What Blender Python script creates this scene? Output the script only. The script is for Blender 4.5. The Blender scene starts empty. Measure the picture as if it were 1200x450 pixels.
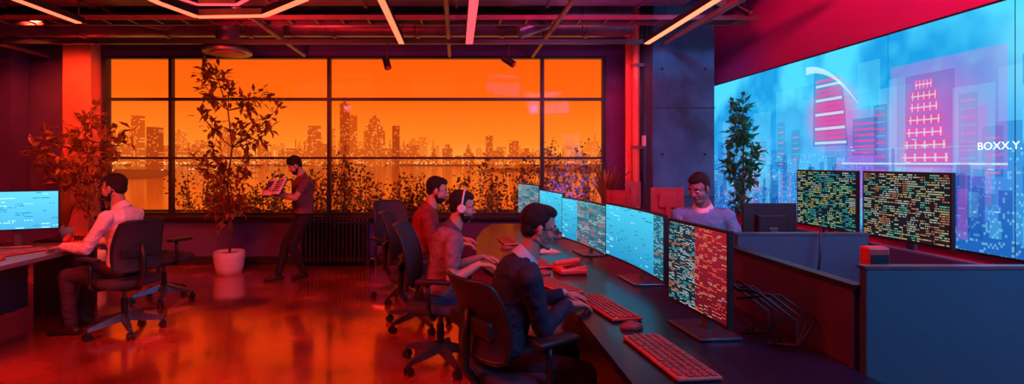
import bpy, bmesh, math, random
import numpy as np
from mathutils import Vector, Matrix, Euler, kdtree
V=Vector
random.seed(7)
sc=bpy.context.scene
sc.view_settings.view_transform='Standard'
try: sc.view_settings.look='None'
except Exception: pass

# ---------------------------------------------------------------- materials
MC={}
def nd(nt,t,**k):
    n=nt.nodes.new(t)
    for a,b in k.items(): setattr(n,a,b)
    return n
def mat(name,col,rough=.5,metal=0,nscale=8,var=.15,bump=0,coat=0,spec=.5,bscale=60,rvar=0,trans=0):
    if name in MC: return MC[name]
    m=bpy.data.materials.new(name); m.use_nodes=True; nt=m.node_tree; b=nt.nodes['Principled BSDF']
    tc=nd(nt,'ShaderNodeTexCoord'); no=nd(nt,'ShaderNodeTexNoise'); no.inputs['Scale'].default_value=nscale; no.inputs['Detail'].default_value=4
    nt.links.new(tc.outputs['Object'],no.inputs['Vector'])
    r=nd(nt,'ShaderNodeValToRGB')
    c=V(col)
    r.color_ramp.elements[0].position=.3; r.color_ramp.elements[1].position=.7
    r.color_ramp.elements[0].color=(*[max(0,x*(1-var)) for x in c],1)
    r.color_ramp.elements[1].color=(*[min(1,x*(1+var)) for x in c],1)
    nt.links.new(no.outputs['Fac'],r.inputs['Fac']); nt.links.new(r.outputs['Color'],b.inputs['Base Color'])
    b.inputs['Roughness'].default_value=rough; b.inputs['Metallic'].default_value=metal
    b.inputs['Specular IOR Level'].default_value=spec
    b.inputs['Coat Weight'].default_value=coat; b.inputs['Coat Roughness'].default_value=.1
    if rvar:
        mr=nd(nt,'ShaderNodeMapRange'); mr.inputs['From Min'].default_value=.3; mr.inputs['From Max'].default_value=.7
        mr.inputs['To Min'].default_value=max(0,rough-rvar); mr.inputs['To Max'].default_value=rough+rvar
        nt.links.new(no.outputs['Fac'],mr.inputs['Value']); nt.links.new(mr.outputs['Result'],b.inputs['Roughness'])
    if bump:
        n2=nd(nt,'ShaderNodeTexNoise'); n2.inputs['Scale'].default_value=bscale; n2.inputs['Detail'].default_value=5
        nt.links.new(tc.outputs['Object'],n2.inputs['Vector'])
        bp=nd(nt,'ShaderNodeBump'); bp.inputs['Strength'].default_value=bump; bp.inputs['Distance'].default_value=.02
        nt.links.new(n2.outputs['Fac'],bp.inputs['Height']); nt.links.new(bp.outputs['Normal'],b.inputs['Normal'])
    if trans:
        ts=nd(nt,'ShaderNodeBsdfTranslucent'); nt.links.new(r.outputs['Color'],ts.inputs['Color'])
        mx=nd(nt,'ShaderNodeMixShader'); mx.inputs[0].default_value=trans
        nt.links.new(b.outputs[0],mx.inputs[1]); nt.links.new(ts.outputs[0],mx.inputs[2])
        nt.links.new(mx.outputs[0],nt.nodes['Material Output'].inputs[0])
    MC[name]=m; return m
def emis(name,col,st=1):
    if name in MC: return MC[name]
    m=bpy.data.materials.new(name); m.use_nodes=True; nt=m.node_tree; nt.nodes.remove(nt.nodes['Principled BSDF'])
    e=nd(nt,'ShaderNodeEmission'); e.inputs[0].default_value=(*col,1); e.inputs[1].default_value=st
    nt.links.new(e.outputs[0],nt.nodes['Material Output'].inputs[0]); MC[name]=m; return m
def mth(nt,op,a,b=None):
    n=nd(nt,'ShaderNodeMath',operation=op)
    for i,x in enumerate((a,b)):
        if x is None: continue
        if isinstance(x,(int,float)): n.inputs[i].default_value=x
        else: nt.links.new(x,n.inputs[i])
    return n.outputs[0]
def screen_mat(name,bg,cols,rows=26,chars=70,dens=.4,st=1,bg2=None,cells=5):
    if name in MC: return MC[name]
    m=bpy.data.materials.new(name); m.use_nodes=True; nt=m.node_tree; nt.nodes.remove(nt.nodes['Principled BSDF']); L=nt.links
    tc=nd(nt,'ShaderNodeTexCoord'); sp=nd(nt,'ShaderNodeSeparateXYZ'); L.new(tc.outputs['Generated'],sp.inputs[0])
    x,z=sp.outputs['X'],sp.outputs['Z']
    xc=mth(nt,'MULTIPLY',x,chars); zc=mth(nt,'MULTIPLY',z,rows)
    def wn(a,b,s):
        cb=nd(nt,'ShaderNodeCombineXYZ'); L.new(a,cb.inputs[0]); L.new(b,cb.inputs[1]); cb.inputs[2].default_value=s
        w=nd(nt,'ShaderNodeTexWhiteNoise',noise_dimensions='3D'); L.new(cb.outputs[0],w.inputs['Vector']); return w.outputs['Value']
    fx=mth(nt,'FLOOR',xc); fz=mth(nt,'FLOOR',zc)
    ch=mth(nt,'GREATER_THAN',wn(fx,fz,1.3),.25)
    wd=mth(nt,'GREATER_THAN',wn(mth(nt,'FLOOR',mth(nt,'MULTIPLY',x,chars/5)),fz,4.1),1-dens)
    rm=mth(nt,'LESS_THAN',mth(nt,'ABSOLUTE',mth(nt,'SUBTRACT',mth(nt,'FRACT',zc),.5)),.25)
    lit=mth(nt,'MULTIPLY',mth(nt,'MULTIPLY',ch,wd),rm)
    cr=nd(nt,'ShaderNodeValToRGB'); cr.color_ramp.interpolation='CONSTANT'
    els=cr.color_ramp.elements; n=len(cols)
    while len(els)<n: els.new(.5)
    for i,c in enumerate(cols): els[i].position=i/n; els[i].color=(*c,1)
    L.new(wn(mth(nt,'FLOOR',mth(nt,'MULTIPLY',x,cells)),mth(nt,'FLOOR',mth(nt,'DIVIDE',fz,3)),9.7),cr.inputs[0])
    g=nd(nt,'ShaderNodeMix',data_type='RGBA'); g.inputs[6].default_value=(*bg,1); g.inputs[7].default_value=(*(bg2 or bg),1); L.new(z,g.inputs[0])
    mx=nd(nt,'ShaderNodeMix',data_type='RGBA'); L.new(lit,mx.inputs[0]); L.new(g.outputs[2],mx.inputs[6]); L.new(cr.outputs[0],mx.inputs[7])
    e=nd(nt,'ShaderNodeEmission'); e.inputs[1].default_value=st; L.new(mx.outputs[2],e.inputs[0])
    L.new(e.outputs[0],nt.nodes['Material Output'].inputs[0]); MC[name]=m; return m

# ---------------------------------------------------------------- mesh builder
def parent(o,p):
    if p: o.parent=p
def empty(name,loc=(0,0,0),rz=0):
    e=bpy.data.objects.new(name,None); e.empty_display_size=.1; e.location=loc; e.rotation_euler=(0,0,rz); sc.collection.objects.link(e); return e
class MB:
    def __init__(s): s.v=[];s.f=[];s.m=[];s.sm=[];s.mats=[]
    def mi(s,m):
        if m not in s.mats: s.mats.append(m)
        return s.mats.index(m)
    def add(s,vs,fs,m,smooth=False):
        o=len(s.v); s.v+= [tuple(x) for x in vs]; i=s.mi(m)
        for f in fs: s.f.append([o+k for k in f]); s.m.append(i); s.sm.append(smooth)
    def bm(s,b,m,smooth=False):
        b.verts.index_update(); s.add([v.co.copy() for v in b.verts],[[v.index for v in f.verts] for f in b.faces],m,smooth); b.free()
    def box(s,c,d,m,rot=(0,0,0),bev=0,seg=2):
        b=bmesh.new(); bmesh.ops.create_cube(b,size=1); bmesh.ops.scale(b,vec=V(d),verts=b.verts)
        if bev: bmesh.ops.bevel(b,geom=list(b.edges),offset=min(bev,min(d)*.49),segments=seg,profile=.5,affect='EDGES')
        b.transform(Matrix.Translation(V(c))@Euler(rot).to_matrix().to_4x4()); s.bm(b,m,bool(bev) and seg>2)
    def cyl(s,p0,p1,r0,m,r1=None,n=20,smooth=True):
        p0=V(p0);p1=V(p1); r1=r0 if r1 is None else r1
        q=(p1-p0).to_track_quat('Z','Y'); vs=[]
        for p,r in((p0,r0),(p1,r1)):
            for k in range(n):
                a=2*math.pi*k/n; vs.append(p+q@V((r*math.cos(a),r*math.sin(a),0)))
        s.add(vs,[[k,(k+1)%n,n+(k+1)%n,n+k] for k in range(n)],m,smooth)
        s.add(vs[:n],[list(range(n))[::-1]],m); s.add(vs[n:],[list(range(n))],m)
    def ell(s,c,r,m,M=None,u=20,v=12):
        b=bmesh.new(); bmesh.ops.create_uvsphere(b,u_segments=u,v_segments=v,radius=1); bmesh.ops.scale(b,vec=V(r) if not isinstance(r,(int,float)) else V((r,r,r)),verts=b.verts)
        T=Matrix.Translation(V(c))
        if M is not None: T=T@M.to_4x4()
        b.transform(T); s.bm(b,m,True)
    def tube(s,pts,r,m,n=8,closed=False):
        pts=[V(p) for p in pts]; rings=[]; N=len(pts); rs=r if isinstance(r,(list,tuple)) else [r]*N
        up=None
        for i,p in enumerate(pts):
            t=(pts[min(i+1,N-1)]-pts[max(i-1,0)]).normalized() if not closed else (pts[(i+1)%N]-pts[i-1]).normalized()
            if up is None: up=t.orthogonal().normalized()
            up=(up-t*up.dot(t)).normalized(); w=t.cross(up)
            rings.append([p+(up*math.cos(2*math.pi*k/n)+w*math.sin(2*math.pi*k/n))*rs[i] for k in range(n)])
        s.loft(rings,m,closed=closed)
    def loft(s,rings,m,caps=True,closed=False,smooth=True):
        n=len(rings[0]); vs=[p for r in rings for p in r]; fs=[]; R=len(rings)
        for i in range(R if closed else R-1):
            j=(i+1)%R
            for k in range(n): fs.append([i*n+k,i*n+(k+1)%n,j*n+(k+1)%n,j*n+k])
        if caps and not closed: fs.append(list(range(n))[::-1]); fs.append([(R-1)*n+k for k in range(n)])
        s.add(vs,fs,m,smooth)
    def prism(s,pts,z0,z1,m):
        n=len(pts); vs=[(x,y,z0) for x,y in pts]+[(x,y,z1) for x,y in pts]
        s.add(vs,[[k,(k+1)%n,n+(k+1)%n,n+k] for k in range(n)]+[list(range(n))[::-1],list(range(n,2*n))],m)
    def obj(s,name,loc=(0,0,0),rz=0,par=None):
        me=bpy.data.meshes.new(name); me.from_pydata(s.v,[],s.f)
        for m in s.mats: me.materials.append(m)
        me.polygons.foreach_set('material_index',s.m); me.polygons.foreach_set('use_smooth',s.sm); me.update()
        o=bpy.data.objects.new(name,me); o.location=loc; o.rotation_euler=(0,0,rz); sc.collection.objects.link(o); parent(o,par); return o

# ---------------------------------------------------------------- base materials
M_floor=mat('polished_concrete',(.62,.12,.06),.2,metal=.55,nscale=1.5,var=.55,bump=.06,bscale=6,coat=.8,rvar=.14,spec=.9)
M_wall=mat('dark_wall_paint',(.13,.045,.17),.7,nscale=3,bump=.1)
M_knee=mat('knee_wall_paint',(.10,.05,.16),.6,nscale=3,bump=.1)
M_redwall=mat('crimson_wall_paint',(.85,.05,.28),.6,nscale=1,var=.08)
M_redcol=mat('pier_red_orange_lit',(.9,.25,.12),.6,nscale=2,var=.12,bump=.05)  # red-orange light on the pier and pipes painted into the base colour
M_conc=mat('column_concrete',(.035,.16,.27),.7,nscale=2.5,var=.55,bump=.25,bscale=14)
M_ceil=mat('ceiling_dark',(.07,.04,.09),.8)
M_duct=mat('duct_metal',(.28,.16,.22),.35,.7,nscale=4,var=.3)
M_pipe=mat('pipe_paint',(.25,.08,.1),.4,.2)
M_black=mat('black_plastic',(.018,.018,.022),.4,nscale=20)
M_frame=mat('window_frame_black',(.02,.012,.015),.45)
M_mesh=mat('chair_mesh',(.035,.035,.055),.65,nscale=40,bump=.3,bscale=300)
M_cush=mat('chair_cushion',(.04,.035,.06),.8,nscale=30,bump=.2,bscale=200)
M_metal=mat('base_metal',(.22,.2,.24),.3,.8)
M_desk=mat('desk_black',(.012,.012,.03),.32,nscale=5,coat=.15)
M_part=mat('partition_fabric',(.04,.115,.16),.8,nscale=60,var=.06,bump=.05,bscale=250)
M_partd=mat('partition_dark',(.09,.04,.07),.6)
M_pot=mat('pot_white',(.8,.72,.7),.4,var=.05)
M_soil=mat('soil',(.05,.03,.02),.9)
M_bark=mat('bark',(.16,.08,.05),.8,bump=.3)
M_leaf=mat('leaf_warm_lit',(.36,.15,.04),.45,var=.4,nscale=6,trans=.35)  # warm light on green leaves painted into the base colour
M_leafg=mat('leaf_green',(.05,.3,.12),.45,var=.4,nscale=6,trans=.3)
M_leafo=mat('leaf_hedge',(.1,.045,.015),.45,var=.6,nscale=5,trans=.3)
M_key=mat('keyboard_plastic_red_lit',(.55,.14,.12),.5)  # red light on the keyboards painted into the plastic colour
M_keyc=mat('keycaps_red_lit',(.28,.06,.06),.45)  # keycaps and mice carry the same painted red light
M_white=mat('white_plastic',(.75,.75,.78),.4,var=.04)
M_paper=mat('paper',(.8,.76,.74),.7,var=.06)
M_redp=mat('red_plastic',(.7,.06,.05),.4)

# ---------------------------------------------------------------- room
XL,XR,YB,YF,ZC=-7.0,3.77,7.5,-2.5,3.75
def slab(name,c,d,m,**k):
    b=MB(); b.box((0,0,0),d,m,**k); return b.obj(name,c)
slab('floor',((XL+XR)/2,(YB+YF)/2,-.05),(XR-XL+.4,YB-YF+.4,.1),M_floor)
slab('ceiling',((XL+XR)/2,(YB+YF)/2,ZC+.05),(XR-XL+.4,YB-YF+.4,.1),M_ceil)
slab('wall_left',(XL-.1,(YB+YF)/2,ZC/2),(.2,YB-YF+.4,ZC),M_wall)
slab('wall_right',(XR+.1,(YB+YF)/2,ZC/2),(.2,YB-YF+.4,ZC),M_redwall)
slab('wall_front',((XL+XR)/2,YF-.1,ZC/2),(XR-XL,.2,ZC),M_wall)
WX0,WX1,WZ0,WZ1=-5.19,2.19,.72,3.06
b=MB()
b.box(((XL+WX0)/2,YB+.1,ZC/2),(WX0-XL,.2,ZC),M_wall)
b.box(((XR+WX1)/2,YB+.1,ZC/2),(XR-WX1,.2,ZC),M_wall)
b.box(((WX0+WX1)/2,YB+.1,WZ0/2),(WX1-WX0,.2,WZ0),M_knee)
b.box(((WX0+WX1)/2,YB+.1,(WZ1+ZC)/2),(WX1-WX0,.2,ZC-WZ1),M_wall)
b.obj('wall_back')
slab('trim_windowsill',((WX0+WX1)/2,YB-.07,WZ0-.02),(WX1-WX0+.1,.16,.04),M_frame)
slab('baseboard_back',((WX0+WX1)/2,YB-.012,.06),(WX1-WX0,.02,.12),M_frame)
slab('trim_bulkhead',((WX0+WX1)/2-.3,YB-.15,3.36),(WX1-WX0+1.2,.28,.22),M_wall)
slab('red_pier',(-5.4,7.38,ZC/2),(.4,.2,ZC),M_redcol)
slab('wall_pier',(-6.5,7.3,ZC/2),(.55,.3,ZC),M_wall)
# window
glass=bpy.data.materials.new('window_glass'); glass.use_nodes=True; nt=glass.node_tree; nt.nodes.remove(nt.nodes['Principled BSDF'])
tr=nd(nt,'ShaderNodeBsdfTransparent'); gl=nd(nt,'ShaderNodeBsdfGlossy'); gl.inputs['Roughness'].default_value=.02; fr=nd(nt,'ShaderNodeFresnel'); fr.inputs[0].default_value=1.13
mx=nd(nt,'ShaderNodeMixShader'); nt.links.new(fr.outputs[0],mx.inputs[0]); nt.links.new(tr.outputs[0],mx.inputs[1]); nt.links.new(gl.outputs[0],mx.inputs[2]); nt.links.new(mx.outputs[0],nt.nodes['Material Output'].inputs[0])
e=empty('window_1')
b=MB()
for x in (WX0+.02,-4.2,-1.875,1.26,WX1-.02): b.box((x,YB+.05,(WZ0+WZ1)/2),(.05,.09,WZ1-WZ0),M_frame)
for z in (WZ0+.02,1.56,2.425,WZ1-.02): b.box(((WX0+WX1)/2,YB+.05,z),(WX1-WX0,.085,.04 if z!=1.56 else .032),M_frame)
b.obj('frame',par=e)
b=MB(); b.box(((WX0+WX1)/2,YB+.07,(WZ0+WZ1)/2),(WX1-WX0-.04,.008,WZ1-WZ0-.04),glass); b.obj('glass_pane',par=e)
# concrete column
b=MB(); b.box((2.93,6.97,ZC/2),(.8,.74,ZC),M_conc,bev=.015)
for z in (1.05,2.2): b.box((2.93,6.597,z),(.8,.004,.012),M_black)
for x in (2.65,3.2):
    for z in (.5,1.6,2.7): b.cyl((x,6.603,z),(x,6.594,z),.02,M_black,n=12)
b.obj('concrete_column')
b=MB()
b.cyl((2.42,6.9,0),(2.42,6.9,ZC),.045,M_redcol); b.cyl((2.42,7.15,0),(2.42,7.15,ZC),.06,M_redcol)
for z in (.6,1.7,2.8): b.box((2.44,6.9,z),(.14,.12,.04),M_pipe)
b.obj('riser_pipes')
b=MB(); b.box((2.47,6.75,1.78),(.03,.09,.14),M_white,bev=.006); b.obj('wall_switch')

# ---------------------------------------------------------------- ceiling services
b=MB()
b.cyl((-6.9,6.75,3.3),(2.3,6.75,3.3),.15,M_duct,n=24)
for x in [-6+i*1.1 for i in range(8)]: b.cyl((x-.02,6.75,3.3),(x+.02,6.75,3.3),.165,M_duct,n=24)
b.obj('air_duct')
b=MB(); b.box((-1.6,5.4,3.34),(8.2,.5,.24),M_duct,bev=.01)
for x in range(-5,3): b.box((x,5.4,3.34),(.03,.54,.28),M_duct)
b.obj('ventilation_duct')
b=MB()
b.cyl((1.25,6.25,3.3),(2.1,6.25,3.3),.14,M_duct,n=20); b.cyl((.75,6.25,3.12),(1.25,6.25,3.3),.12,M_duct,n=20); b.cyl((1.6,6.25,3.3),(1.6,6.25,ZC),.1,M_duct)
b.obj('duct_elbow')
b=MB()
for y,z in ((4.9,3.14),(5.85,3.12)):
    for k in (-.12,.12): b.box((-1.7,y+k,z),(10.2,.02,.05),M_pipe)
    for i in range(34): b.box((-6.7+i*.3,y,z-.01),(.02,.24,.015),M_pipe)
    for i in range(3): b.tube([(-6.7+j*.5,y-.06+i*.06+.01*math.sin(j*2.1+i),z+.02+.012*math.sin(j*1.3+i)) for j in range(21)],.013,M_black,6)
b.obj('cable_tray')
b=MB()
for x in (-4.9,-3.6,-1.9,-.4,.7,1.9,3.0): b.box((x,3.2,3.66),(.14,8,.18),M_ceil)
for y in (4.6,5.9,7.0): b.box((-1.6,y,3.55),(10.4,.1,.12),M_ceil)
b.obj('ceiling_beams')
b=MB()
for x,z,r in ((-5.9,3.03,.03),(-2.2,3.05,.03),(-.1,3.04,.025),(1.1,3.03,.025),(2.65,3.02,.035)):
    b.cyl((x,1,z),(x,7.4 if x<2 else 6.5,z),r,M_pipe,n=12)
    for y in (2,3.5,5,6.5): b.cyl((x,y,z),(x,y,ZC),.006,M_black,n=6)
b.tube([(-4.5,6.3,3.5),(-4.1,6.3,3.25),(-3.6,6.3,3.15),(-3.3,6.3,3.3),(-3.2,6.3,3.5)],.03,M_pipe)
b.tube([(2.4,5.4,3.5),(2.6,5.4,3.25),(2.9,5.5,3.2),(3.1,5.6,3.35),(3.2,5.7,3.6)],.05,M_pipe)
b.obj('conduit_pipes')
b=MB(); b.cyl((-2.86,6.4,2.98),(-2.86,6.4,ZC),.14,M_duct,n=24); b.cyl((-2.86,6.4,2.86),(-2.86,6.4,2.89),.29,M_duct,n=36)
b.cyl((-2.86,6.4,2.89),(-2.86,6.4,2.98),.29,M_duct,r1=.14,n=36); b.cyl((-2.86,6.4,2.845),(-2.86,6.4,2.86),.2,M_redp,n=36); b.obj('ceiling_diffuser')
# LED linear fixtures
E_led=emis('led_orange',(1,.15,.07),2.2); E_ledp=emis('led_red',(1,.06,.08),2.2); E_ledw=emis('led_warm',(1,.2,.1),2.6)
def led(pts,m,name='linear_ceiling_light',w=.065,z=2.9):
    b=MB()
    for (x0,y0),(x1,y1) in zip(pts,pts[1:]):
        L=math.hypot(x1-x0,y1-y0); a=math.atan2(y1-y0,x1-x0); c=((x0+x1)/2,(y0+y1)/2)
        b.box((c[0],c[1],z+.035),(L+w,w,.06),M_black,rot=(0,0,a)); b.box((c[0],c[1],z),(L,w*.9,.012),m,rot=(0,0,a))
    for (x,y) in pts: b.cyl((x,y,z+.06),(x,y,ZC),.004,M_black,n=6)
    b.obj(name)
led([(-.65,1.6),(-.65,6.05)],E_led); led([(.15,1.6),(.15,6.05)],E_ledp,w=.09); led([(2.25,1.6),(2.25,6.05)],E_ledw)
led([(-3.8,2.8),(-3.8,5.15)],E_led)
led([(-2.65,3.6),(-2.62,4.5),(-2.5,4.94),(-1.84,4.9),(-1.3,4.4),(-1.3,3.6)],E_led,w=.07)
led([(-2.45,4.2),(-2.3,4.55),(-1.95,4.55),(-1.6,4.2)],E_ledp,w=.035)
b=MB(); b.box((-2.3,6.09,2.93),(9.2,.05,.05),M_black)
for x in (-6.5,-4.5,-2.5,-.5,1.5,2.2): b.cyl((x,6.09,2.95),(x,6.09,ZC),.006,M_black,n=6)
b.obj('lighting_track')
def spot(x,y,z,top,d):
    b=MB(); p=V((x,y,z)); d=V(d).normalized()
    b.cyl(p,(x,y,top),.012,M_black,n=8); b.cyl(p-d*.08,p+d*.08,.042,M_black); b.cyl(p+d*.08,p+d*.09,.03,M_redp); b.ell(p,(.03,.03,.03),M_black); b.obj('track_spotlight')
spot(-.83,6.09,2.68,2.9,(.3,-.6,-1)); spot(.62,6.09,2.7,2.9,(.8,-.3,-.6)); spot(3.2,5.7,3.2,ZC,(.7,-.4,-.6)); spot(-6.0,6.09,2.7,2.9,(-.3,-.5,-1))

# ---------------------------------------------------------------- outside
w=bpy.data.worlds.new('sunset_sky'); sc.world=w; w.use_nodes=True; nt=w.node_tree; bg=nt.nodes['Background']
tc=nd(nt,'ShaderNodeTexCoord'); sp=nd(nt,'ShaderNodeSeparateXYZ'); nt.links.new(tc.outputs['Generated'],sp.inputs[0])
cr=nd(nt,'ShaderNodeValToRGB'); nt.links.new(sp.outputs['Z'],cr.inputs[0]); el=cr.color_ramp.elements
el[0].position=0; el[0].color=(1,.33,.05,1); el[1].position=.25; el[1].color=(.86,.075,.003,1)
k=el.new(.04); k.color=(1,.21,.015,1); k=el.new(.12); k.color=(.95,.12,.004,1)
nt.links.new(cr.outputs[0],bg.inputs[0]); bg.inputs[1].default_value=1.15
wm=mat('river_water',(.5,.06,.01),.12,nscale=.02,bump=.9,bscale=.09,spec=.9,metal=.75)
b=MB(); b.box((0,1000,-6.1),(4000,1900,.2),wm); b.obj('river')
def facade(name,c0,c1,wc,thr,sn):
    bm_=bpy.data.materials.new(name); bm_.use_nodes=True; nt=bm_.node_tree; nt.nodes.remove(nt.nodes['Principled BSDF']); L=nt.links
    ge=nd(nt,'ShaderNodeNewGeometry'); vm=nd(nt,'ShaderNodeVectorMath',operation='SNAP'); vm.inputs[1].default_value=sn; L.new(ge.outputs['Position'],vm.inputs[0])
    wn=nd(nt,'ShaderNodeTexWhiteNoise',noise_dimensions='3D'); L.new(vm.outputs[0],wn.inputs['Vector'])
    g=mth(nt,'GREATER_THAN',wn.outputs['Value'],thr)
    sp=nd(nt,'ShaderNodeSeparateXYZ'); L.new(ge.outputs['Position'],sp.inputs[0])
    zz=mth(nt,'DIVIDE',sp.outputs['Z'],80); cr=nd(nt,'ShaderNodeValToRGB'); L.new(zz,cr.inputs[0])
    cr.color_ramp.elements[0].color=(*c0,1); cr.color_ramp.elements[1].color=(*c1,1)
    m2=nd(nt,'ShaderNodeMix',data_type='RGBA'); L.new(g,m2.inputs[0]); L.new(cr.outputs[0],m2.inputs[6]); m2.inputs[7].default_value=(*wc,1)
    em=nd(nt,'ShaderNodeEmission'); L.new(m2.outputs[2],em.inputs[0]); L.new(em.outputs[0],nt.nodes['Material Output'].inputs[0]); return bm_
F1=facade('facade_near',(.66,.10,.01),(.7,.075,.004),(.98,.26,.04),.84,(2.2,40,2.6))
F2=facade('facade_far',(.95,.22,.02),(.88,.12,.006),(1,.33,.06),.88,(3,40,3))  # haze painted in: far facades are self-lit and paler
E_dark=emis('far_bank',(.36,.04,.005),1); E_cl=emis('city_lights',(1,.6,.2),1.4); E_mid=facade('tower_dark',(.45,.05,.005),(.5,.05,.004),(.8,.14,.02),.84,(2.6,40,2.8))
b=MB(); R=random.Random(3)
for i in range(330):
    x=R.uniform(-1000,520); far=i%2; y=R.uniform(1150,1300) if far else R.uniform(960,1100); h=abs(R.gauss(0,1))*(20 if far else 10)+(16 if far else 8)+(14 if -330<x<-80 else 0)+(14 if x<-520 else 0); ww=R.uniform(6,22)
    b.box((x,y,h/2-6),(ww,15,h+8),F2 if far else F1)
    if R.random()<.4: b.box((x,y,h+2),(ww*.5,8,7),F2 if far else F1)
    if R.random()<.15: b.cyl((x,y,h),(x,y,h+16),.8,E_mid,n=5)
b.box((-192,880,48),(14,14,108),E_mid); b.box((-192,880,106),(5,5,14),E_mid)
b.box((-178,885,38),(10,14,88),F1)
b.box((-144,900,25),(34,20,62),F1); b.box((-144,900,60),(26,18,16),F1); b.box((-144,900,72),(16,12,10),F1); b.cyl((-144,900,76),(-144,900,92),5,F1,r1=.5,n=8)
b.box((-250,900,30),(20,14,70),F1); b.box((-110,930,30),(12,14,74),E_mid); b.box((60,940,20),(12,14,60),F1); b.box((105,940,16),(16,14,48),F1)
b.box((-560,900,38),(16,14,90),F1); b.box((-530,900,28),(22,14,70),E_mid); b.box((-420,930,30),(16,14,70),F1)
b.obj('city_skyline')
b=MB()
b.box((-200,985,-4.5),(1600,30,4),E_dark)
b.prism([(-380,150),(-180,160),(-150,260),(-230,420),(-420,500),(-600,400)],-5.9,-4.6,E_dark)
b.prism([(20,420),(140,380),(260,500),(200,640),(60,560)],-5.9,-4.6,E_dark)
for i in range(420):
    x=R.uniform(-900,500); b.box((x,950,-.5+R.uniform(-2,3)),(R.uniform(.8,2.2),1,1.2),E_cl)
for i in range(70):
    x=R.uniform(-420,-170); y=R.uniform(170,450); b.box((x,y,-4),(.9,1,.6),E_cl)
b.obj('river_bank')
slab('terrace_deck',(-1.5,8.7,-.06),(9,2.0,.1),M_wall)
b=MB(); b.box((-1.5,9.6,.3),(9,.1,.62),M_frame); b.obj('terrace_parapet')
def leaf(b,p,d,up,l,w,m):
    d=d.normalized(); s=d.cross(up)
    if s.length<1e-3: s=d.orthogonal()
    s.normalize(); n=s.cross(d); q=p+d*l*.45
    vs=[p,q+s*w*.5+n*w*.12,p+d*l-n*l*.12,q-s*w*.5+n*w*.12,q]
    b.add(vs,[[0,1,4],[1,2,4],[0,4,3],[4,2,3]],m,False)
def rv(R): 
    while 1:
        v=V((R.uniform(-1,1),R.uniform(-1,1),R.uniform(-1,1)))
        if .05<v.length<1: return v.normalized()
b=MB(); R=random.Random(11)
M_flow=mat('hedge_blossom',(.95,.45,.15),.5,trans=.4)
M_viol=mat('hedge_violet_lit',(.35,.4,.95),.5,trans=.4)  # violet light on the right hedge painted into these leaves
b.box((-1.3,8.3,.22),(7.2,.7,.44),M_frame)
for i in range(170):
    x=R.uniform(-4.5,2.3); y=R.uniform(8.05,8.6); hh=1.2+.2*math.sin(x*2.3)+.14*math.sin(x*6.1)+R.uniform(-.35,.2)
    rt=x>1.3
    if rt: hh+=.5
    p0=V((x,y,.4)); p1=V((x+R.uniform(-.2,.2),y+R.uniform(-.1,.1),hh)); mid=(p0+p1)/2+V((R.uniform(-.06,.06),0,0))
    b.tube([p0,mid,p1],[.009,.007,.003],M_bark,4)
    for k in range(64):
        t=R.random()**.8; p=p0.lerp(p1,t)+rv(R)*R.uniform(0,.17); 
        leaf(b,p,rv(R)+V((0,0,.3)),rv(R),R.uniform(.04,.09),R.uniform(.025,.05),M_leafo if R.random()<(.5 if rt else .88) else (M_viol if rt else M_flow))
b.obj('planter_hedge')

def plant(name,base,trunk,clusters,nl,ll,lw,m,seed,pot=None,spread=.16,tr=.018,start=None):
    R=random.Random(seed); b=MB(); B=V(base)
    tp=[B+V(t) for t in trunk]; N=len(tp)
    b.tube(tp,[tr*(1-.7*i/(N-1)) for i in range(N)],M_bark,8)
    for (dx,dy,dz) in clusters:
        c=B+V((dx,dy,dz))
        bz=c.z-.25-.3*math.hypot(dx,dy); a=min(tp,key=lambda q:abs(q.z-bz))
        mid=(a+c)/2+V((0,0,-.05)); b.tube([a,mid,c],[.008,.006,.003],M_bark,5)
        for k in range(nl):
            t=R.random()**.6; p=(a.lerp(mid,t*2) if t<.5 else mid.lerp(c,t*2-1))
            if t<.35: continue
            p=p+rv(R)*R.uniform(.02,spread)
            leaf(b,p,(p-a).normalized()*.5+rv(R)*.8+V((0,0,-.15)),V((0,0,1))+rv(R)*.4,ll*R.uniform(.7,1.2),lw*R.uniform(.7,1.2),m)
    if pot:
        r,h=pot; rings=[]
        for rr,z in ((r*.78,0),(r*.92,h*.3),(r,h*.75),(r*.98,h),(r*.88,h),(r*.86,h*.85)): rings.append([B+V((rr*math.cos(2*math.pi*k/28),rr*math.sin(2*math.pi*k/28),z)) for k in range(28)])
        b.loft(rings,M_pot); b.cyl(B+V((0,0,h*.8)),B+V((0,0,h*.86)),r*.86,M_soil,n=24)
    return b.obj(name)
plant('potted_fig_tree',(-3.07,6.92,0),[(0,0,.2),(.02,0,.7),(-.03,0,1.2),(.03,.02,1.7),(-.02,0,2.2),(-.15,0,2.6),(-.28,0,2.85)],
 [(-.35,0,2.8),(-.15,.05,2.72),(-.3,-.1,2.55),(-.05,.1,2.5),(.3,0,2.35),(.5,-.05,2.42),(.65,.05,2.25),(.35,.1,2.12),(-.38,0,2.15),(.15,-.1,2.0),(.5,0,1.88),(-.3,.1,1.78),(.25,.1,1.62),(-.4,0,1.55),(-.1,-.15,1.45),(.3,-.1,1.35),(-.2,.1,1.25),(.1,-.15,1.15),(-.05,.1,1.0),(.2,0,1.0),(-.15,-.1,.9)],
 40,.15,.07,M_leaf,5,pot=(.2,.3),spread=.14)
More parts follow.
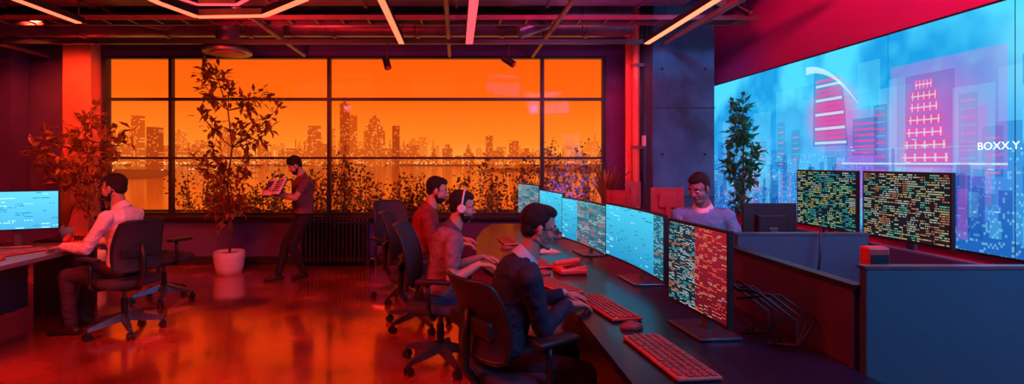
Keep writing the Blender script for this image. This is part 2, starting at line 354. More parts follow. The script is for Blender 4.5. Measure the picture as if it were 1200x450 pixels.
plant('potted_ficus',(-4.75,6.6,0),[(0,0,.3),(.03,0,.8),(-.02,0,1.2),(0,0,1.6),(-.05,0,2.0)],
 [(-.1,0,2.05),(.1,0,2.12),(.3,0,1.95),(.5,0,1.85),(-.35,.1,1.95),(-.6,0,1.9),(-.75,0,1.72),(-.45,-.1,1.7),(-.15,0,1.8),(.15,.1,1.75),(.4,-.1,1.62),(-.6,0,1.5),(-.3,0,1.5),(0,-.1,1.5),(.25,0,1.4),(-.15,0,1.28),(.1,.1,1.2),(-.35,.1,1.25)],
 46,.14,.065,M_leaf,6,pot=(.2,.34),spread=.15)
plant('potted_laurel',(3.36,6.0,0),[(0,0,.3),(.0,0,.8),(.0,0,1.3),(0,0,1.7),(0,0,2.1)],
 [(-.05,0,2.2),(-.12,0,2.05),(.04,.05,1.98),(-.15,-.08,1.85),(.03,0,1.8),(.05,-.15,1.68),(-.18,.05,1.62),(0,-.15,1.55),(-.1,.1,1.45),(.04,-.1,1.38),(-.15,-.1,1.28),(.02,.1,1.2)],
 60,.12,.06,M_leafg,8,pot=(.19,.34),spread=.1)
def palm(name,base,n,l,m,seed,pot=(.12,.2),wd=.045,tmax=.75):
    R=random.Random(seed); b=MB(); B=V(base)
    for i in range(n):
        a=R.uniform(0,6.28); tilt=R.uniform(.15,tmax); ln=l*R.uniform(.7,1); c=V((math.cos(a),math.sin(a),0)); s=V((-math.sin(a),math.cos(a),0)); pts=[]
        for k in range(8):
            t=k/7; pts.append(B+V((0,0,pot[1]*.8))+c*(ln*t*math.sin(tilt)*(.5+.6*t))+V((0,0,ln*(t*math.cos(tilt)-.25*t*t*t*tilt))))
        vs=[]
        for k,p in enumerate(pts):
            ww=wd*.5*math.sin(math.pi*min(1,(k+.6)/8))+.002; vs+=[p+s*ww,p+V((0,0,-.006)),p-s*ww]
        b.add(vs,[[k*3,k*3+1,k*3+4,k*3+3] for k in range(7)]+[[k*3+1,k*3+2,k*3+5,k*3+4] for k in range(7)],m,True)
    r,h=pot; rings=[[B+V((rr*math.cos(2*math.pi*k/24),rr*math.sin(2*math.pi*k/24),z)) for k in range(24)] for rr,z in ((r*.75,0),(r,h),(r*.88,h),(r*.86,h*.8))]
    b.loft(rings,M_pot); return b.obj(name)
palm('potted_palm',(2.06,7.05,.7),24,.75,M_leaf,4,pot=(.12,.16),tmax=.5)
palm('potted_dracaena',(-4.0,5.25,.72),16,.5,M_leaf,9,pot=(.07,.12))
slab('plant_stand',(2.06,7.05,.35),(.3,.3,.7),M_partd,bev=.01)
slab('side_table',(-4.0,5.25,.36),(.4,.35,.72),M_partd,bev=.01)

# radiator
b=MB()
for i in range(17): b.box((-2.2+i*.058,7.33,.38),(.036,.13,.62),M_black,bev=.012)
b.box((-1.74,7.33,.12),(1.02,.1,.04),M_black); b.box((-1.74,7.33,.64),(1.02,.1,.04),M_black)
for x in (-2.22,-1.26): b.box((x,7.33,.05),(.05,.12,.1),M_black)
b.cyl((-1.24,7.33,.12),(-1.16,7.33,.12),.015,M_metal); b.cyl((-1.16,7.33,.12),(-1.16,7.33,0),.012,M_metal)
b.obj('cast_iron_radiator')

# ---------------------------------------------------------------- video wall
e=empty('video_wall')
vmx=bpy.data.materials.new('video_wall_image'); vmx.use_nodes=True; nt=vmx.node_tree; nt.nodes.remove(nt.nodes['Principled BSDF']); L=nt.links
ge=nd(nt,'ShaderNodeNewGeometry'); sp=nd(nt,'ShaderNodeSeparateXYZ'); L.new(ge.outputs['Position'],sp.inputs[0])
zz=mth(nt,'DIVIDE',mth(nt,'SUBTRACT',sp.outputs['Z'],.86),1.73)
no=nd(nt,'ShaderNodeTexNoise'); no.inputs['Scale'].default_value=1.3; no.inputs['Detail'].default_value=3; L.new(ge.outputs['Position'],no.inputs['Vector'])
z2=mth(nt,'ADD',zz,mth(nt,'MULTIPLY',mth(nt,'SUBTRACT',no.outputs['Fac'],.5),1.5))
cr=nd(nt,'ShaderNodeValToRGB'); L.new(z2,cr.inputs[0]); el=cr.color_ramp.elements
el[0].position=0; el[0].color=(.004,.06,.30,1); el[1].position=1; el[1].color=(.07,.62,.92,1)
for p,c in ((.25,(.01,.15,.5)),(.5,(.03,.36,.78)),(.75,(.01,.30,.68))): k=el.new(p); k.color=(*c,1)
def band(wid,hmin,hvar,fac,colr,base,seed):
    vs_=nd(nt,'ShaderNodeVectorMath',operation='SNAP'); vs_.inputs[1].default_value=(9,wid,9); 
    of=nd(nt,'ShaderNodeVectorMath',operation='ADD'); of.inputs[1].default_value=(0,seed,0); L.new(ge.outputs['Position'],of.inputs[0]); L.new(of.outputs[0],vs_.inputs[0])
    wn=nd(nt,'ShaderNodeTexWhiteNoise',noise_dimensions='3D'); L.new(vs_.outputs[0],wn.inputs['Vector'])
    hh=mth(nt,'ADD',mth(nt,'MULTIPLY',wn.outputs['Value'],hvar),hmin); inb=mth(nt,'LESS_THAN',zz,hh)
    mp=nd(nt,'ShaderNodeMix',data_type='RGBA'); L.new(mth(nt,'MULTIPLY',inb,fac),mp.inputs[0]); L.new(base,mp.inputs[6]); mp.inputs[7].default_value=(*colr,1); return mp.outputs[2],inb
c0,_=band(.52,.35,.55,.25,(.01,.25,.65),cr.outputs[0],5.3)
c1,_=band(.33,.2,.55,.25,(.2,.7,1),c0,3.1)
c2,_=band(.17,.12,.42,.55,(.01,.15,.55),c1,7.7)
c3,ib=band(.09,.05,.30,.7,(.005,.07,.38),c2,1.9)
sn=nd(nt,'ShaderNodeVectorMath',operation='SNAP'); sn.inputs[1].default_value=(9,.014,.018); L.new(ge.outputs['Position'],sn.inputs[0])
w2=nd(nt,'ShaderNodeTexWhiteNoise',noise_dimensions='3D'); L.new(sn.outputs[0],w2.inputs['Vector'])
lit=mth(nt,'MULTIPLY',mth(nt,'GREATER_THAN',w2.outputs['Value'],.86),mth(nt,'LESS_THAN',zz,.42))
mp=nd(nt,'ShaderNodeMix',data_type='RGBA'); L.new(mth(nt,'MULTIPLY',lit,.3),mp.inputs[0]); L.new(c3,mp.inputs[6]); mp.inputs[7].default_value=(.3,.85,1,1)
last=mp.outputs[2]
for (yy,zc,rr,cc,ff) in ((5.05,1.95,.45,(.9,.06,.35),.8),(4.0,1.75,.6,(.85,.12,.5),.75),(4.6,1.45,.5,(.35,.12,.65),.6),(6.4,1.5,.5,(.15,.7,1),.6),(3.2,2.2,.5,(.2,.75,1),.6),(3.7,1.35,.4,(.1,.1,.6),.5)):
    dd=nd(nt,'ShaderNodeVectorMath',operation='DISTANCE'); dd.inputs[1].default_value=(3.7,yy,zc); L.new(ge.outputs['Position'],dd.inputs[0])
    mr=nd(nt,'ShaderNodeMapRange',interpolation_type='SMOOTHSTEP'); mr.inputs['From Min'].default_value=rr; mr.inputs['From Max'].default_value=.05; mr.inputs['To Min'].default_value=0; mr.inputs['To Max'].default_value=ff; L.new(dd.outputs['Value'],mr.inputs['Value'])
    q=nd(nt,'ShaderNodeMix',data_type='RGBA'); L.new(mr.outputs['Result'],q.inputs[0]); L.new(last,q.inputs[6]); q.inputs[7].default_value=(*cc,1); last=q.outputs[2]
em=nd(nt,'ShaderNodeEmission'); em.inputs[1].default_value=1.2; L.new(last,em.inputs[0]); L.new(em.outputs[0],nt.nodes['Material Output'].inputs[0])
b=MB()
seams=[1.4,2.4,3.4,4.4,5.4,6.4,7.4]
b.box((3.74,4.4,1.725),(.05,6.04,1.77),M_black)
b.obj('housing',par=e)
b=MB()
for y0,y1 in zip(seams,seams[1:]): b.box((3.71,(y0+y1)/2,1.725),(.012,y1-y0-.016,1.73),vmx)
b.obj('panels',par=e)
def vem(n,c,a=.5):
    m=bpy.data.materials.new(n); m.use_nodes=True; nt=m.node_tree; nt.nodes.remove(nt.nodes['Principled BSDF'])
    t=nd(nt,'ShaderNodeBsdfTransparent'); e_=nd(nt,'ShaderNodeEmission'); e_.inputs[0].default_value=(*c,1); e_.inputs[1].default_value=1.1
    x=nd(nt,'ShaderNodeMixShader'); x.inputs[0].default_value=a; nt.links.new(t.outputs[0],x.inputs[1]); nt.links.new(e_.outputs[0],x.inputs[2]); nt.links.new(x.outputs[0],nt.nodes['Material Output'].inputs[0]); return m
vp=vem('video_pink',(.95,.06,.28),.6); vp2=vem('video_mauve',(.55,.12,.6),.28); vw=vem('video_white',(.7,.95,1),.6); vc=vem('video_cyan',(.15,.75,1),.24); vd=vem('video_navy',(.005,.06,.35),.4); vr_=vem('video_red',(.9,.04,.12),.6)
b=MB(); xx=[3.702]
def vr(y0,y1,z0,z1,m):
    xx[0]-=.00015; x=xx[0]; b.add([(x,y0,z0),(x,y1,z0),(x,y1,z1),(x,y0,z1)],[[0,1,2,3]],m)
def vpoly(pts,m):
    xx[0]-=.00015; b.add([(xx[0],y,z) for y,z in pts],[list(range(len(pts)))],m)
vpoly([(5.32,1.66),(4.84,1.66),(4.9,2.2),(5.05,2.36),(5.3,2.45)],vd)
for i in range(14):
    t=i/13; vr(4.86+.08*t,5.29-.02*t,1.68+i*.048,1.706+i*.048,vp if i%3 else vw)
for i in range(8):
    a0=i/8;a1=(i+1)/8
    f=lambda a:(5.42-.7*a,2.5-.45*a*a)
    (ya,za),(yb,zb)=f(a0),f(a1); vpoly([(ya,za),(yb,zb),(yb,zb-.07*(1-a1)-.01),(ya,za-.07*(1-a0)-.01)],vw)
vr(4.45,4.84,1.5,1.98,vp2); vr(4.5,4.78,1.56,1.9,vd)
for i in range(6): vr(4.52,4.76,1.58+i*.052,1.6+i*.052,vp)
vr(3.8,4.3,1.46,2.2,vd)
for i,(hw,z) in enumerate(((.22,1.50),(.20,1.60),(.17,1.70),(.15,1.80),(.13,1.90),(.12,1.99),(.08,2.08))):
    vr(4.05-hw,4.05+hw,z,z+.075,vr_ if i%2 else vp); vr(4.05-hw*.9,4.05+hw*.9,z+.03,z+.042,vw)
    for j in range(5): vr(4.05-hw+hw*2*(j+.3)/5,4.05-hw+hw*2*(j+.5)/5,z+.005,z+.07,vw)
for y0,z0,h in ((5.5,1.5,.35),(5.75,1.45,.5),(6.1,1.45,.3),(3.62,1.5,.5),(3.45,1.4,.35),(4.38,1.4,.6)):
    vr(y0,y0+.14,z0,z0+h,vd); 
    for i in range(int(h/.06)): vr(y0+.02,y0+.12,z0+.02+i*.06,z0+.035+i*.06,vp if (i+int(y0*9))%2 else vc)
vr(3.42,4.34,1.45,2.3,vp2); vr(3.5,3.8,1.4,2.05,vc); vr(3.55,3.72,1.6,1.9,vp2); vr(4.2,4.36,1.3,2.2,vc)
vr(3.42,4.9,1.48,1.495,vw); vr(3.42,5.2,1.61,1.62,vc); vr(5.45,5.9,1.5,2.3,vc); vr(6.0,6.35,1.2,2.1,vc); vr(6.45,6.9,1.2,2.2,vd); vr(4.45,4.7,2.0,2.4,vc)
R=random.Random(21)
for i in range(90):
    y=R.uniform(3.42,7.2); ww=R.uniform(.03,.12); h=R.uniform(.08,.5); z0=R.uniform(.88,1.2); vr(y,min(y+ww,7.35),z0,z0+h,[vd,vc,vd,vp2][i%4])
for i in range(120):
    y=R.uniform(3.42,6.9); z=R.uniform(.9,1.75); vr(y,y+R.uniform(.015,.07),z,z+.007,(vw,vc,vc,vp)[i%4])
for i in range(4): vr(2.45,3.3,.95+i*.35,1.15+i*.35,vd if i%2 else vc)
b.obj('picture_graphics',par=e)
def text(s,loc,size,rot,m,par=None,name='lettering'):
    c=bpy.data.curves.new(name,'FONT'); c.body=s; c.size=size; c.extrude=.001; o=bpy.data.objects.new(name,c); o.location=loc; o.rotation_euler=rot; c.materials.append(m); sc.collection.objects.link(o); parent(o,par); return o
text('BOXX.Y.',(3.64,3.58,1.585),.075,(math.pi/2,0,-math.pi/2),emis('video_text',(.8,.97,1),1.3),e)

# ---------------------------------------------------------------- furniture
def desk(name,outline,z=.72,legs=(),m=M_desk):
    b=MB(); b.prism(outline,z-.035,z,m)
    for (x,y) in legs: b.box((x,y,(z-.035)/2),(.06,.06,z-.035),M_black)
    return b
A=[(.62,1.15),(.62,2.6),(.5,3.0),(.3,3.4),(.2,3.8),(.17,4.4),(.2,5.2),(.3,5.9),(.45,6.5),(1.5,6.5),(1.5,1.15)]
b=desk('',A,legs=[(.75,1.3),(1.4,1.3),(.45,4.2),(1.4,4.2),(.6,6.35),(1.4,6.35),(1.4,2.8)])
b.box((1.3,3.8,.4),(.03,5.0,.5),M_partd); b.obj('curved_trading_desk')
b=desk('',[(1.56,1.99),(2.33,1.99),(2.33,3.95),(1.56,3.95)],legs=[(1.65,2.1),(2.25,2.1),(1.65,3.85),(2.25,3.85)]); b.obj('workstation_desk')
b=desk('',[(1.65,5.2),(2.45,5.2),(2.45,6.2),(1.65,6.2)],legs=[(1.7,5.3),(2.4,5.3),(1.7,6.1),(2.4,6.1)]); b.obj('workstation_desk')
b=desk('',[(2.55,2.3),(3.3,2.3),(3.3,4.6),(2.55,4.6)],legs=[(2.6,2.4),(3.25,2.4),(2.6,4.5),(3.25,4.5)]); b.obj('workstation_desk')
b=desk('',[(-5.4,3.6),(-3.42,3.6),(-3.42,4.95),(-5.4,4.95)],legs=[(-3.5,3.7),(-3.5,4.87),(-5.3,3.7),(-5.3,4.87)],m=mat('desk_laminate',(.2,.13,.16),.4,coat=.2)); b.box((-4.1,4.28,.4),(.03,1.2,.55),M_partd)
b.box((-3.95,3.66,.35),(.95,.03,.66),M_partd); b.obj('office_desk')
b=MB(); b.box((1.53,3.0,.51),(.045,2.1,1.02),M_partd,bev=.006); b.box((1.53,3.0,1.025),(.055,2.12,.02),M_black); b.obj('desk_partition')
b=MB(); b.box((1.84,1.93,.55),(.62,.035,1.1),M_part,bev=.006); b.box((1.84,1.93,1.105),(.63,.04,.012),M_metal); b.obj('desk_partition')
b=MB(); b.box((1.95,2.9,.91),(.74,.04,.36),M_part,bev=.008); b.box((1.95,2.9,1.095),(.75,.045,.012),M_metal); b.obj('desk_partition')
b=MB(); b.box((2.37,3.0,.52),(.04,1.9,1.04),M_part,bev=.008);  b.obj('desk_partition')

def monitor(x,y,w,h,zb,yaw,smat,desk_z=.72,curve=0,bodym=None,name='computer_monitor',basew=.28,smat2=None,split=.5):
    e=empty(name,(x,y,desk_z),math.radians(yaw)); bm=bodym or M_black; z0=zb-desk_z
    b=MB(); n=12; t=.022
    def sec(xi,y0,y1,za,zb_): return [V((xi,y0,za)),V((xi,y1,za)),V((xi,y1,zb_)),V((xi,y0,zb_))]
    rings=[]
    for i in range(n+1):
        xi=-w/2+w*i/n; c=-curve*(xi*xi)*1.0
        rings.append(sec(xi,c,c+t,z0,z0+h))
    b.loft(rings,bm,smooth=False)
    b.box((0,t+.018,z0+h*.5),(w*.55,.035,h*.55),bm,bev=.012)
    b.box((0,.055,(z0+h*.5)/2+.0),(.055,.022,z0+h*.5),M_metal if bodym is None else bm,bev=.005)
    b.box((0,.04,.008),(basew,.2,.014),M_metal if bodym is None else bm,bev=.005)
    b.obj('body',par=e)
    b=MB(); vs=[];fs=[]; bz=.012
    for i in range(n+1):
        xi=-w/2+bz+(w-2*bz)*i/n; c=-curve*xi*xi-.0015; vs+=[(xi,c,z0+bz*1.3),(xi,c,z0+h-bz)]
    for i in range(n): fs.append([i*2,i*2+2,i*2+3,i*2+1])
    b.add(vs,fs,smat,False)
    if smat2:
        k=b.mi(smat2)
        for i in range(n):
            if (i+.5)/n>split: b.m[i]=k
    b.obj('screen',par=e); return e
S1=screen_mat('screen_code',(.008,.02,.035),[(.5,.65,.7),(.1,.45,.5),(.7,.25,.1),(.3,.5,.55),(.55,.6,.6)],52,90,.6,.9,bg2=(.015,.035,.06))
S1r=screen_mat('screen_code_red',(.12,.006,.015),[(.85,.2,.12),(.6,.3,.25),(.9,.08,.06)],52,70,.4,.95,bg2=(.36,.015,.03))
S2=screen_mat('screen_blue',(.02,.26,.50),[(.015,.2,.4),(.3,.75,.9),(.01,.16,.32)],30,80,.12,1.25,bg2=(.06,.52,.75))
S2b=screen_mat('screen_side_list',(.01,.1,.18),[(.4,.6,.6),(.7,.2,.1),(.2,.6,.7)],34,120,.5,1.0,bg2=(.02,.16,.25))
S3=screen_mat('screen_teal_rows',(.05,.12,.2),[(.75,.12,.1),(.2,.6,.65),(.7,.55,.5),(.02,.05,.1)],34,90,.6,1.0,bg2=(.08,.28,.34))
S4=screen_mat('screen_table',(.006,.016,.02),[(.3,.55,.3),(.05,.38,.3),(.4,.5,.45),(.45,.4,.15),(.05,.3,.4),(.3,.42,.3)],30,100,.7,.9,cells=9)
S4b=screen_mat('screen_table_warm',(.014,.012,.018),[(.4,.42,.28),(.5,.35,.15),(.12,.42,.32),(.45,.18,.1),(.4,.45,.42)],30,100,.7,.9,cells=9)
S5=screen_mat('screen_cyan',(.07,.42,.7),[(.4,.88,1),(.03,.28,.5)],20,50,.15,1.3,bg2=(.12,.62,.9))
S6=screen_mat('screen_dash',(.35,.02,.02),[(.9,.3,.1),(.1,.4,.5)],18,40,.5,.9,bg2=(.1,.05,.12))
monitor(1.10,2.36,.5,.41,.805,-85,S1,smat2=S1r,split=.5)
monitor(1.165,3.35,.92,.39,.81,-86,S2,curve=.12,smat2=S2b,split=.8)
monitor(1.09,4.36,.98,.39,.785,-82,S2,curve=.12,smat2=S3,split=.35)
monitor(.975,5.32,.72,.4,.8,-81,S2)
monitor(.85,6.08,.66,.38,.86,-76,S3)
monitor(2.76,3.84,.62,.44,1.0,-90,S4); monitor(2.79,3.2,.62,.44,1.0,-89,S4b)
monitor(-4.04,4.69,.66,.37,.87,24,S5)
monitor(2.13,3.5,.36,.32,.9,180,S2,name='computer_monitor')
redm=mat('monitor_shell_red_lit',(.4,.05,.05),.4)  # red light on the monitor backs painted into the shell colour
monitor(2.3,5.6,.34,.28,.94,170,S6,bodym=redm); monitor(1.98,5.75,.16,.28,1.0,175,S6,bodym=redm,basew=.14); monitor(1.75,5.5,.26,.24,.96,150,S6,bodym=redm,basew=.2)
def keyboard(x,y,z,yaw,l=.44,w=.15,cap=None):
    b=MB(); b.box((0,0,.010),(l,w,.014),M_key,bev=.005); c=cap or M_keyc
    for r in range(5):
        n=15 if r else 0
        if r==0:
            for cx,cw in ((-.17,.05),(-.11,.05),(0,.14),(.11,.05),(.17,.05)): b.box((cx*l/.44,-w*.36,.02),(cw*l/.44,w*.13,.008),c,bev=.002,seg=1)
        for k in range(n): b.box((-l/2+.02+(l-.04)*k/(n-1),-w*.36+r*w*.175,.02),(l*.052,w*.13,.008),c,bev=.002,seg=1)
    return b.obj('keyboard',(x,y,z),math.radians(yaw))
keyboard(.84,2.04,.72,-84,.46,.17); keyboard(.80,2.72,.72,-80,.44,.16); keyboard(.62,3.2,.72,-70,.4,.15); keyboard(.62,3.95,.72,-80,.42,.15); keyboard(.5,5.0,.72,-85,.4,.14)
keyboard(-3.75,4.35,.72,75,.42,.14)
def mouse(x,y,z,yaw=0,m=M_keyc):
    b=MB(); b.ell((0,0,.004),(.055,.032,.032),m); b.box((.02,0,.034),(.02,.006,.006),M_black)
    b.v=[(p[0],p[1],max(0,p[2])) for p in b.v]; b.obj('computer_mouse',(x,y,z),math.radians(yaw))
mouse(.82,2.40,.72,5); mouse(.6,3.55,.72); mouse(.45,4.6,.72); mouse(-3.65,4.08,.72,170)
def papers(x,y,z,yaw,n=4,s=(.21,.297),m=M_paper):
    b=MB(); R=random.Random(int(x*100)); 
    for i in range(n): b.box((R.uniform(-.01,.01),R.uniform(-.01,.01),.0015+i*.003),(s[0],s[1],.0028),m,rot=(0,0,R.uniform(-.1,.1)))
    b.obj('paper_stack',(x,y,z),math.radians(yaw))
papers(-3.95,4.05,.72,70); papers(-4.4,4.2,.72,95); papers(.75,4.5,.72,10)
def phone(x,y,z,yaw,m=M_redp):
    b=MB(); b.box((0,0,.02),(.17,.2,.04),m,bev=.012); b.box((0,.02,.036),(.16,.15,.03),m,rot=(.16,0,0),bev=.01); b.box((-.055,0,.066),(.045,.2,.03),m,rot=(.12,0,0),bev=.012,seg=3); b.box((.03,.06,.06),(.08,.04,.004),M_black,rot=(.16,0,0))
    for i in range(12): b.box((.008+(i%3)*.024,-.045+(i//3)*.022,.044+(i//3)*.0036),(.015,.013,.008),M_black,rot=(.16,0,0))
    b.obj('desk_telephone',(x,y,z),math.radians(yaw))
phone(-3.62,4.85,.72,30); phone(.80,3.62,.72,-80); phone(2.0,2.3,.72,200)
b=MB(); b.box((0,0,.12),(.09,.05,.24),M_redp,bev=.01); b.box((0,-.027,.16),(.07,.004,.1),M_black); b.box((.06,0,.06),(.05,.05,.12),M_white,bev=.008); b.obj('desk_intercom',(1.69,2.07,.92))
b=MB(); b.box((0,0,.1),(.16,.14,.2),M_black,bev=.005); b.obj('riser_box',(1.70,2.08,.72))
b=MB()
for (x0,y0) in ((1.3,2.35),(1.33,2.2)):
    for k in range(3):
        o=.04*k; b.tube([(x0-.1,y0+.05,.98-o),(x0-.02+o,y0,.93),(x0+.08+o,y0-.08,.84),(x0+.05,y0-.13,.76),(x0-.02+o,y0-.05,.735),(x0+.1,y0+.05+o,.735)],.006,M_black,6)
b.obj('monitor_cables')
b=MB(); b.tube([(2.0,2.86,.76),(2.0,2.82,.95),(2.02,2.84,1.1),(2.06,2.9,1.14),(2.12,2.95,1.12),(2.15,3.1,.9),(2.13,3.3,.8)],.006,M_black,6); b.obj('power_cable')

def chair(x,y,yaw,hb=1.0,sz=.47,arms=True):
    e=empty('office_chair',(x,y,0),math.radians(yaw)); b=MB()
    for i in range(5):
        a=2*math.pi*i/5+.3; d=V((math.cos(a),math.sin(a),0)); s=V((-math.sin(a),math.cos(a),0))
        rings=[]
        for t,wd,z0,z1 in ((.03,.035,.10,.17),(.16,.028,.085,.135),(.30,.02,.07,.1)):
            c=d*t; rings.append([c-s*wd+V((0,0,z0)),c+s*wd+V((0,0,z0)),c+s*wd*.6+V((0,0,z1)),c-s*wd*.6+V((0,0,z1))])
        b.loft(rings,M_metal,smooth=False)
        c=d*.295; b.cyl(c+V((0,0,.05)),c+V((0,0,.085)),.01,M_black,n=8)
        for sg in (-1,1): b.cyl(c+s*sg*.01+V((0,0,.029)),c+s*sg*.028+V((0,0,.029)),.029,M_black,n=18)
        b.box(c+V((0,0,.055)),(.03,.03,.03),M_black,rot=(0,0,a),bev=.006)
    b.cyl((0,0,.1),(0,0,.17),.042,M_black); b.cyl((0,0,.17),(0,0,.3),.028,M_black); b.cyl((0,0,.3),(0,0,sz-.07),.018,M_metal)
    b.box((-.02,0,sz-.07),(.24,.16,.05),M_black,bev=.012)
    b.obj('base',par=e)
    b=MB()
    rings=[]
    for z,k in ((-.05,.86),(-.04,.96),(-.015,1.0),(.01,.98),(.025,.9),(.03,.6)):
        rings.append([V((.245*k*abs(math.cos(t))**.45*(1 if math.cos(t)>0 else -1)+.01,.245*k*abs(math.sin(t))**.45*(1 if math.sin(t)>0 else -1),sz-.005+z)) for t in [2*math.pi*j/40 for j in range(40)]])
    b.loft(rings,M_cush)
    b.obj('seat',par=e)
    b=MB()
    z0,z1=sz+.1,hb; nz,ny=12,12
    def bp(u,v,off=0):
        z=z0+(z1-z0)*v; wd=.215*(1-.18*v*v)*(1-.12*(1-v)**3); xx=-.25-.05*math.sin(v*3.0)*-.6-.09*v*v+.05*(u*u)
        return V((xx-off,u*wd,z))
    def rr(u,v):
        if abs(u)>.75: v=.5+(v-.5)*(1-.10*((abs(u)-.75)/.25)**2)
        return u,v
    vs=[];fs=[]
    for side,off in ((0,0),(1,.02)):
        for j in range(nz+1):
            for i in range(ny+1):
                u,v=rr(-1+2*i/ny,j/nz); vs.append(bp(u,v,off))
    S=(nz+1)*(ny+1)
    for j in range(nz):
        for i in range(ny):
            q=[j*(ny+1)+i,j*(ny+1)+i+1,(j+1)*(ny+1)+i+1,(j+1)*(ny+1)+i]; fs.append(q[::-1]); fs.append([S+k for k in q])
    b.add(vs,fs,M_mesh,True)
    loop=[(-1,j/10) for j in range(11)]+[(-1+2*i/10,1) for i in range(1,11)]+[(1,1-j/10) for j in range(1,11)]+[(1-2*i/10,0) for i in range(1,10)]
    b.tube([bp(*rr(u,v),.01) for u,v in loop],.014,M_black,8,closed=True)
    b.tube([V((-.08,0,sz-.07)),V((-.22,0,sz-.06)),V((-.31,0,sz+.05)),V((-.3,0,sz+.2)),V((-.29,0,sz+.33))],[.028,.026,.024,.02,.016],M_black,8)
    b.box((-.275,0,sz+.26),(.03,.34,.08),M_black,bev=.012)
    b.obj('backrest',par=e)
    if arms:
        b=MB()
        for s in (-1,1):
            b.tube([(0,s*.12,sz-.065),(0,s*.25,sz-.06),(-.02,s*.285,sz-.02),(-.03,s*.285,sz+.1),(-.03,s*.28,sz+.19)],[.018,.018,.018,.017,.017],M_black,8)
            b.box((.01,s*.28,sz+.205),(.25,.08,.03),M_black,bev=.012,seg=3)
        b.obj('armrests',par=e)
    return e

